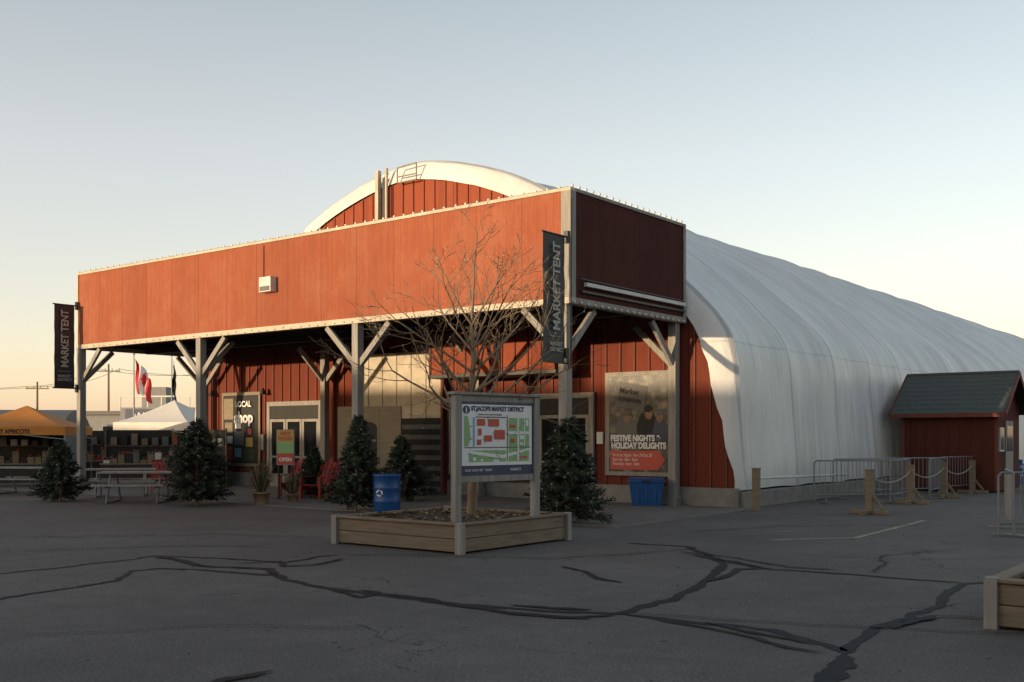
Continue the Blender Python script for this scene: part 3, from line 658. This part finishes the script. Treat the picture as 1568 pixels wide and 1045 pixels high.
# ------------------------------------------------------------------ left side: stalls, table, background
def popup(name,loc,rot,m,S=3.0,eave=2.0,peak=2.75,val=.25,label=None):
    e=empty(name,loc,rot); b=MB(); h=S/2; n=6
    def zz(u): return eave+(peak-eave)*(u**1.25)
    for q in range(4):
        A=Matrix.Rotation(q*math.pi/2,4,'Z')
        vs=[]
        for i in range(n+1):
            u=i/n; r=h*(1-u)
            for j in range(5):
                vs.append(A@Vector((-r+2*r*j/4,-r,zz(u)-.03*math.sin(math.pi*j/4)*(1-u))))
        b.add(vs,[(i*5+j,i*5+j+1,i*5+6+j,i*5+5+j) for i in range(n) for j in range(4)],m,True)
        vs=[A@Vector((-h+2*h*j/8,-h-.01*math.sin(j*2.),eave-(0 if k==0 else val))) for k in (0,1) for j in range(9)]
        b.add(vs,[(9+j,10+j,1+j,j) for j in range(8)],m,True)
        b.beam(A@Vector((-h+.03,-h+.03,0)),A@Vector((-h+.03,-h+.03,eave)),.04,.04,STEEL)
        b.beam(A@Vector((-h+.03,-h+.03,eave-.05)),A@Vector((h-.03,-h+.03,eave-.4)),.02,.03,STEEL)
    b.obj('canopy_and_legs',e)
    if label: text(label,e,(-h+.15,-h-.02,eave-val+.05),X,Z,.2,CHALK,bold=.004,sx=.8)
    return e
popup('orange_market_tent',(-15.9,34.5,0),R(8),ORANGE,3.3,1.95,2.65,.27,'EASTERN  HONEY APRICOTS')
popup('orange_market_tent',(-19.5,37.5,0),R(8),ORANGE,3.3,1.95,2.65,.27)
popup('white_market_tent',(-12.7,39.6,0),R(-15),CANV,3.1,2.15,3.0,.3)
def stall(loc,rot,seed):
    rnd=random.Random(seed); e=empty('market_stall_table',loc,rot); b=MB()
    b.box((-1.1,-.4,.72),(1.1,.4,.76),PLY); b.box((-1.08,-.395,.15),(1.08,-.385,.718),CHALK)
    for x in (-1,1):
        for y in (-.35,.35): b.box((x-.03,y-.03,0),(x+.03,y+.03,.718),WOOD)
    for i in range(9):
        x=-1+i*.23; h=rnd.uniform(.1,.4); b.box((x,-.3,.762),(x+.2,rnd.uniform(-.05,.25),.762+h),rnd.choice([WOOD,REDP,PLY,WOOD,CHALK,NEED2,WHITE,GREYS]))
        for k in range(5): b.octa((x+rnd.uniform(0,.2),rnd.uniform(-.3,-.1),.78+h+rnd.uniform(0,.04)),.05,rnd.choice([REDP,WOOD,NEED2,GREYS,REDP]))
    b.box((-1.1,.42,0),(-1.05,.46,1.9),WOOD); b.box((1.05,.42,0),(1.1,.46,1.9),WOOD); b.box((-1.05,.42,1.3),(1.05,.45,1.34),WOOD)
    b.box((-1.05,.47,.1),(1.05,.48,1.85),CHALK)
    for i in range(6): b.box((-.9+i*.33,.35,1.345),(-.7+i*.33,.45,1.345+rnd.uniform(.15,.4)),rnd.choice([REDP,GREYS,PLY,WOOD,CHALK,WHITE]))
    b.obj('table_and_goods',e)
stall((-12.6,38.2,0),R(-15),2); stall((-16,34.6,0),R(8),5); stall((-14.6,38.9,0),R(20),9); stall((-18.5,37.5,0),R(8),12); stall((-10.4,34.5,0),R(-38),22); stall((-12.4,34.8,0),R(10),31)
def folding_chair(loc,rot):
    e=empty('red_patio_chair',loc,rot); b=MB()
    b.box((-.23,-.22,.43),(.23,.22,.46),REDP)
    for k in range(4): b.beam((-.17+k*.113,.22,.46),(-.17+k*.113,.33,.92),.07,.015,REDP)
    b.beam((-.24,.33,.92),(.24,.33,.92),.02,.04,REDP)
    for x in (-.22,.22):
        b.beam((x,-.2,.43),(x,-.26,0),.025,.025,REDP); b.beam((x,.2,.43),(x,.27,0),.025,.025,REDP); b.beam((x,-.22,.64),(x,.27,.66),.04,.02,REDP); b.beam((x,-.2,.46),(x,-.2,.63),.02,.02,REDP)
    b.obj('seat_back_and_legs',e)
for (x,y,r) in ((-9.9,29.6,20),(-9.2,30.2,160),(-10.4,31.6,70)): folding_chair((x,y,0),R(r))
def picnic(loc,rot):
    e=empty('picnic_table',loc,rot); b=MB()
    for k in range(5): b.box((-.9,-.37+k*.15,.73),(.9,-.37+k*.15+.14,.77),POST)
    for s_ in (-1,1):
        for k in range(2): b.box((-.9,s_*.72-.14+k*.145,.43),(.9,s_*.72-.005+k*.145,.47),POST)
        for x in (-.6,.6): b.cyl((x,s_*.25,.72),(x,s_*.62,.02),.025,n=8,m=STEEL)
    for x in (-.6,.6): b.cyl((x,-.75,.41),(x,.75,.41),.025,n=8,m=STEEL); b.cyl((x,-.62,.03),(x,.62,.03),.025,n=8,m=STEEL); b.cyl((x,-.3,.71),(x,.3,.71),.02,n=8,m=STEEL)
    b.obj('top_seats_and_legs',e)
picnic((-9.3,26.2,0),R(5)); picnic((-10.6,28.6,0),R(15)); picnic((-13.9,30.0,0),R(-5))
def adirondack(loc,rot):
    e=empty('adirondack_chair',loc,rot); b=MB()
    for k in range(5): b.beam((-.22+k*.11,.25,.25),(-.26+k*.13,.62,1.0-.05*abs(k-2)),.09,.02,REDP)
    for k in range(5): b.box((-.27,-.3+k*.11,.36-k*.025),(.27,-.21+k*.11,.38-k*.025),REDP)
    for s_ in (-1,1):
        b.box((s_*.33-.06,-.38,.56),(s_*.33+.06,.4,.58),REDP); b.box((s_*.3-.04,-.34,0),(s_*.3+.04,-.28,.558),REDP)
        b.beam((s_*.29,-.32,.34),(s_*.29,.6,.04),.03,.12,REDP)
    b.beam((-.3,.47,.6),(.3,.47,.6),.03,.08,REDP); b.obj('slats',e)
adirondack((-5.05,27.3,.02),R(-25)); adirondack((-4.3,26.7,.02),R(10)); adirondack((-5.9,28.6,.02),R(-10))
def pot(loc,s=1):
    e=empty('potted_plant',loc); b=MB(); n=16; pr=[(.15,0),(.2,.25),(.22,.25),(.22,.29),(.18,.29),(.17,.24)]
    vs=[(r*s*math.cos(6.283*i/n),r*s*math.sin(6.283*i/n),z*s) for r,z in pr for i in range(n)]
    b.add(vs,[(j*n+i,j*n+(i+1)%n,(j+1)*n+(i+1)%n,(j+1)*n+i) for j in range(5) for i in range(n)],TERRA,True)
    for i in range(120):
        a=random.random()*6.28;l=random.uniform(.3,.8)*s;o=random.uniform(.05,.3)*s
        p=Vector((.05*math.cos(a),.05*math.sin(a),.25*s));q=p+Vector((o*math.cos(a),o*math.sin(a),l)); q2=q+Vector((o*math.cos(a)*.7,o*math.sin(a)*.7,-.05*s)); w_=Vector((-math.sin(a),math.cos(a),0))*.012
        b.add([p-w_,p+w_,q+w_,q-w_,q2],[(0,1,2,3),(3,2,4)],random.choice([LEAF,NEED2,TERRA]))
    b.obj('pot_and_leaves',e)
pot((-6.0,25.2,.02)); pot((-6.6,27.5,.02),.8); pot((-5.4,25.9,.02),.7)
e=empty('chalkboard_sign',(-3.85,28.4,0),R(-25)); b=MB(); b.box((-1.0,-.03,.05),(1.0,.03,2.45),PLY); b.box((-.25,-.05,.85),(.25,-.032,1.9),CHALK)
for x in (-.34,.33): b.box((x-.006,-.036,.05),(x+.006,-.031,2.44),WOOD)
b.add([(.25*math.cos(math.pi*i/10),-.045,1.9+.13*math.sin(math.pi*i/10)) for i in range(11)],[tuple(range(11))],CHALK)
for x in (-.6,.6): b.beam((x,.04,2.0),(x,.6,0.05),.05,.05,WOOD)
b.obj('board',e); text('SACK\nKITCHEN',e,(0,-.055,1.6),X,Z,.11,LETTER,align='CENTER'); text('est. 2015',e,(0,-.055,1.15),X,Z,.08,LETTER,align='CENTER')
e=empty('freestanding_sign',(-5.85,27.2,0),R(-8)); b=MB(); b.box((-.24,-.02,.9),(.24,.02,1.82),POST); b.box((-.22,-.027,1.5),(.22,-.021,1.80),YEL); b.box((-.22,-.027,.92),(.22,-.021,1.2),REDS); b.box((-.22,-.027,1.202),(.22,-.021,1.498),GREENS)
b.box((-.2,-.03,.02),(-.17,.03,.9),DARK); b.box((.17,-.03,.02),(.2,.03,.9),DARK); b.box((-.25,-.2,.0),(-.12,.2,.03),DARK); b.box((.12,-.2,.0),(.25,.2,.03),DARK)
b.obj('sign_panel',e); text('HOT\nFOOD',e,(0,-.032,1.67),X,Z,.13,REDS,align='CENTER',bold=.006); text('OPEN',e,(0,-.032,1.0),X,Z,.13,WHITES,align='CENTER',bold=.004)
FRED=mat('flag_red',(.6,.03,.03),(.5,.025,.025),3,bump=0)
def flag(name,loc,h,full=True):
    e=empty(name,loc); b=MB(); b.cyl((0,0,0),(0,0,h),.04,.022,8,STEEL); b.octa((0,0,h+.05),.06,YEL); b.obj('pole',e)
    b=MB(); nx,nz=20,14
    for i in range(nx):
        for j in range(nz):
            q=[]
            for a,c in ((i,j),(i+1,j),(i+1,j+1),(i,j+1)):
                u=a/nx;v=c/nz
                q.append((.04+u*(.62 if full else .12)+.03*math.sin(v*7),.12*math.sin(u*12+v*2),h-.12-v*(1.2-.25*u)-u*.75-.07*math.sin(u*9)))
            dd=abs(u-.5)*2.0+abs(v-.5)
            m=(FRED if (i<6 or i>=14 or dd<.27) else WHITES) if full else CHALK
            b.add(q,[(0,1,2,3)],m,True)
    b.obj('flag_cloth',e)
flag('canadian_flag_on_pole',(-14.55,40.5,0),4.75); flag('furled_flag_on_pole',(-13.9,43.0,0),4.9,False)
e=empty('greenhouse_building',(-33.5,66,0),R(-84)); b=MB(); n=14; w,h=3.6,3.3
vs=[(w*math.cos(math.pi*i/n),y,h*math.sin(math.pi*i/n)**.8) for y in (0,6) for i in range(n+1)]
b.add(vs,[(i,i+1,n+2+i,n+1+i) for i in range(n)],GREYS,True)
for y in (0,6): b.add([(w*math.cos(math.pi*i/n),y,h*math.sin(math.pi*i/n)**.8) for i in range(n+1)],[tuple(range(n+1))],GREYS)
b.box((-1,-.05,0),(1,-.01,2.4),DARK); b.obj('arched_shell',e)
e=empty('storefront_building',(-26.8,72,0),R(-8)); b=MB(); b.box((0,0,0),(9,8,3.6),BGW); b.box((.4,-.06,2.5),(8.6,-.01,3.5),NAVY)
for k in range(5): b.box((.4+k*1.7,-.04,.3),(1.8+k*1.7,-.01,2.3),GLASS)
for k in range(10): b.box((k*1.0-.04,-.04,3.6),(k*1.0+.04,.04,4.3),WHITE)
b.box((-.1,-.06,4.3),(9.1,.06,4.4),WHITE); b.box((-.3,-1.2,2.3),(9.3,-.07,2.42),CREAM); b.obj('walls_and_parapet',e); text('WASHINGTON',e,(1.0,-.07,2.75),X,Z,.75,WHITES)
e=empty('low_warehouse',(-60,84,0),R(-4)); b=MB(); b.box((0,0,0),(42,14,3.3),BGW); b.box((0,-.3,3.3),(42,14.3,3.6),GREYS)
for k in range(12): b.box((1+k*3.4,-.03,1),(3+k*3.4,-.005,2.4),GLASS)
b.box((30,3,3.6),(32,5,5.6),BGW); b.box((12,3,3.6),(15,5,4.6),POST); b.obj('walls_and_roof',e)
def pole(loc,h):
    e=empty('utility_pole',loc); b=MB(); b.cyl((0,0,0),(0,0,h),.13,.08,8,BARK); b.beam((-1,0,h-.6),(1,0,h-.6),.08,.1,BARK)
    for x in (-.9,-.3,.3,.9): b.cyl((x,0,h-.54),(x,0,h-.36),.04,n=6,m=STEEL)
    b.obj('pole_and_crossarm',e)
PL=[(-58,95,6.8),(-41.5,92,6.4),(-34.5,90,7.8),(-25,92,7.6),(-10,96,7.6)]
for x,y,h in PL: pole((x,y,0),h)
b=MB()
for (a,c) in zip(PL[:-1],PL[1:]):
    for o in (-.9,.9):
        pv=None
        for k in range(13):
            u=k/12; q=(a[0]+(c[0]-a[0])*u+o,a[1]+(c[1]-a[1])*u,(a[2]+(c[2]-a[2])*u)-.4-1.6*u*(1-u))
            if pv: b.cyl(pv,q,.02,n=3,m=DARK,cap=False)
            pv=q
b.obj('overhead_wires')
b=MB(); rnd=random.Random(4)
for i in range(5000):
    x=rnd.uniform(-110,60); hh=2.2+1.6*noise.noise(Vector((x*.07,0,0)))+1.0*noise.noise(Vector((x*.4,3,0))); z=rnd.random()**.7*max(.6,hh); y=130+rnd.uniform(-3,3); r=rnd.uniform(.2,.6)
    a=Vector((rnd.uniform(-1,1),rnd.uniform(-1,1),rnd.uniform(-1,1))).normalized();c=a.orthogonal().normalized()*r;d_=a.cross(c)
    p=Vector((x,y,z)); b.add([p-c,p+d_,p+c,p-d_],[(0,1,2,3)],rnd.choice([NEED,BARK,NEED2]))
b.obj('distant_treeline')

# ------------------------------------------------------------------ unseen hall added outside the view, sized to cast the long evening shadow
SD=Vector((-.826,-.563,0)).normalized(); ax=Vector((SD.y,-SD.x,0)); c=Vector((0,22,0))+SD*45
rot=math.atan2(ax.y,ax.x)
def hall(o0,o1,Hh,name):
    e=empty(name,tuple(c+ax*((o0+o1)/2)),rot); b=MB(); l=(o1-o0)/2
    b.box((-l,0,0),(l,12,Hh-1.6),REDS_)
    vs=[(-l-.3,-.4,Hh-1.75),(l+.3,-.4,Hh-1.75),(l+.3,6,Hh),(-l-.3,6,Hh),(-l-.3,12.4,Hh-1.75),(l+.3,12.4,Hh-1.75)]
    b.add(vs,[(0,1,2,3),(3,2,5,4)],SHING); b.add([(-l,0,Hh-1.6),(-l,12,Hh-1.6),(-l,6,Hh-.05)],[(0,2,1)],REDS_); b.add([(l,0,Hh-1.6),(l,12,Hh-1.6),(l,6,Hh-.05)],[(0,1,2)],REDS_)
    k=-l+2
    while k<l-2: b.box((k,-.05,1),(k+1.2,-.01,2.2),WHITE); k+=3.5
    for k in range(int(-l)+3,int(l)-2,9): b.box((k,5.6,Hh-.3),(k+.6,6.3,Hh+.35),STEEL)
    b.obj('walls_and_roof',e)
hall(-46,11.5,6.7,'shadow_hall'); hall(12.0,50,5.3,'shadow_hall')
# unseen brick block added behind the viewpoint to cut sky light on the scene
e=empty('sky_blocker_building',(-18,-26,0),0); b=MB(); b.box((0,-14,0),(80,0,10.5),BRICK); b.box((-.3,-14.3,10.503),(80.3,.3,10.9),POST)
for k in range(19):
    for z in (1.2,5.8): b.box((2+k*4.1,.003,z),(4.2+k*4.1,.05,z+2.4),POST); b.box((2.12+k*4.1,.052,z+.12),(4.08+k*4.1,.06,z+2.28),GLASS)
b.obj('walls_and_windows',e)

# ------------------------------------------------------------------ light & sky
el=R(4.0); S=Vector((SD.x*math.cos(el),SD.y*math.cos(el),math.sin(el)))
sl=bpy.data.lights.new('sun','SUN'); sl.energy=5.0; sl.angle=R(.5); sl.color=(1,.74,.45)
so=bpy.data.objects.new('sun',sl); scene.collection.objects.link(so); so.rotation_euler=(-S).to_track_quat('-Z','Y').to_euler(); so.location=(-40,-10,30)
w=bpy.data.worlds.new('World'); scene.world=w; w.use_nodes=True; nt=w.node_tree
sky=nt.nodes.new('ShaderNodeTexSky'); sky.sky_type='NISHITA'; sky.sun_disc=False; sky.sun_elevation=el; sky.sun_rotation=math.atan2(S.x,S.y)%(2*math.pi)
sky.altitude=300; sky.air_density=1.0; sky.dust_density=1.2; sky.ozone_density=.8
bg=nt.nodes['Background']; nt.links.new(sky.outputs[0],bg.inputs[0]); bg.inputs[1].default_value=.24
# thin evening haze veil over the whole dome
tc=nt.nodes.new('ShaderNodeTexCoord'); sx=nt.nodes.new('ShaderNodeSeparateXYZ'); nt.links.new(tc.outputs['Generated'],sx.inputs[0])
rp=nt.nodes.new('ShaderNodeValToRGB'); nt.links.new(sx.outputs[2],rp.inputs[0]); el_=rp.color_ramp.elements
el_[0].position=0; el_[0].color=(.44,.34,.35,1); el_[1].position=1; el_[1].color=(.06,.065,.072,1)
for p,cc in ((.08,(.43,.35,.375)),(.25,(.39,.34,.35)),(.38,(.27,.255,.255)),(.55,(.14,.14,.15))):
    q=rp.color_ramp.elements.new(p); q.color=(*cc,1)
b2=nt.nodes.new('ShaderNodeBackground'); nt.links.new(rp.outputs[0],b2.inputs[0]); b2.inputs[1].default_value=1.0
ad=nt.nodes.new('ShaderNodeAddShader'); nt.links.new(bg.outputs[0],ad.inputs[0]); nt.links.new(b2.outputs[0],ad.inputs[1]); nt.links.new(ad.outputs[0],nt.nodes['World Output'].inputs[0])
# ------------------------------------------------------------------ camera
cam=bpy.data.cameras.new('camera'); cam.sensor_width=36; cam.lens=37.0; cam.shift_y=.0928; cam.clip_end=6000
co=bpy.data.objects.new('camera',cam); scene.collection.objects.link(co); co.location=(0,0,1.65); co.rotation_euler=(R(90),0,0); scene.camera=co
scene.view_settings.view_transform='Standard'; scene.view_settings.look='None'; scene.view_settings.exposure=0
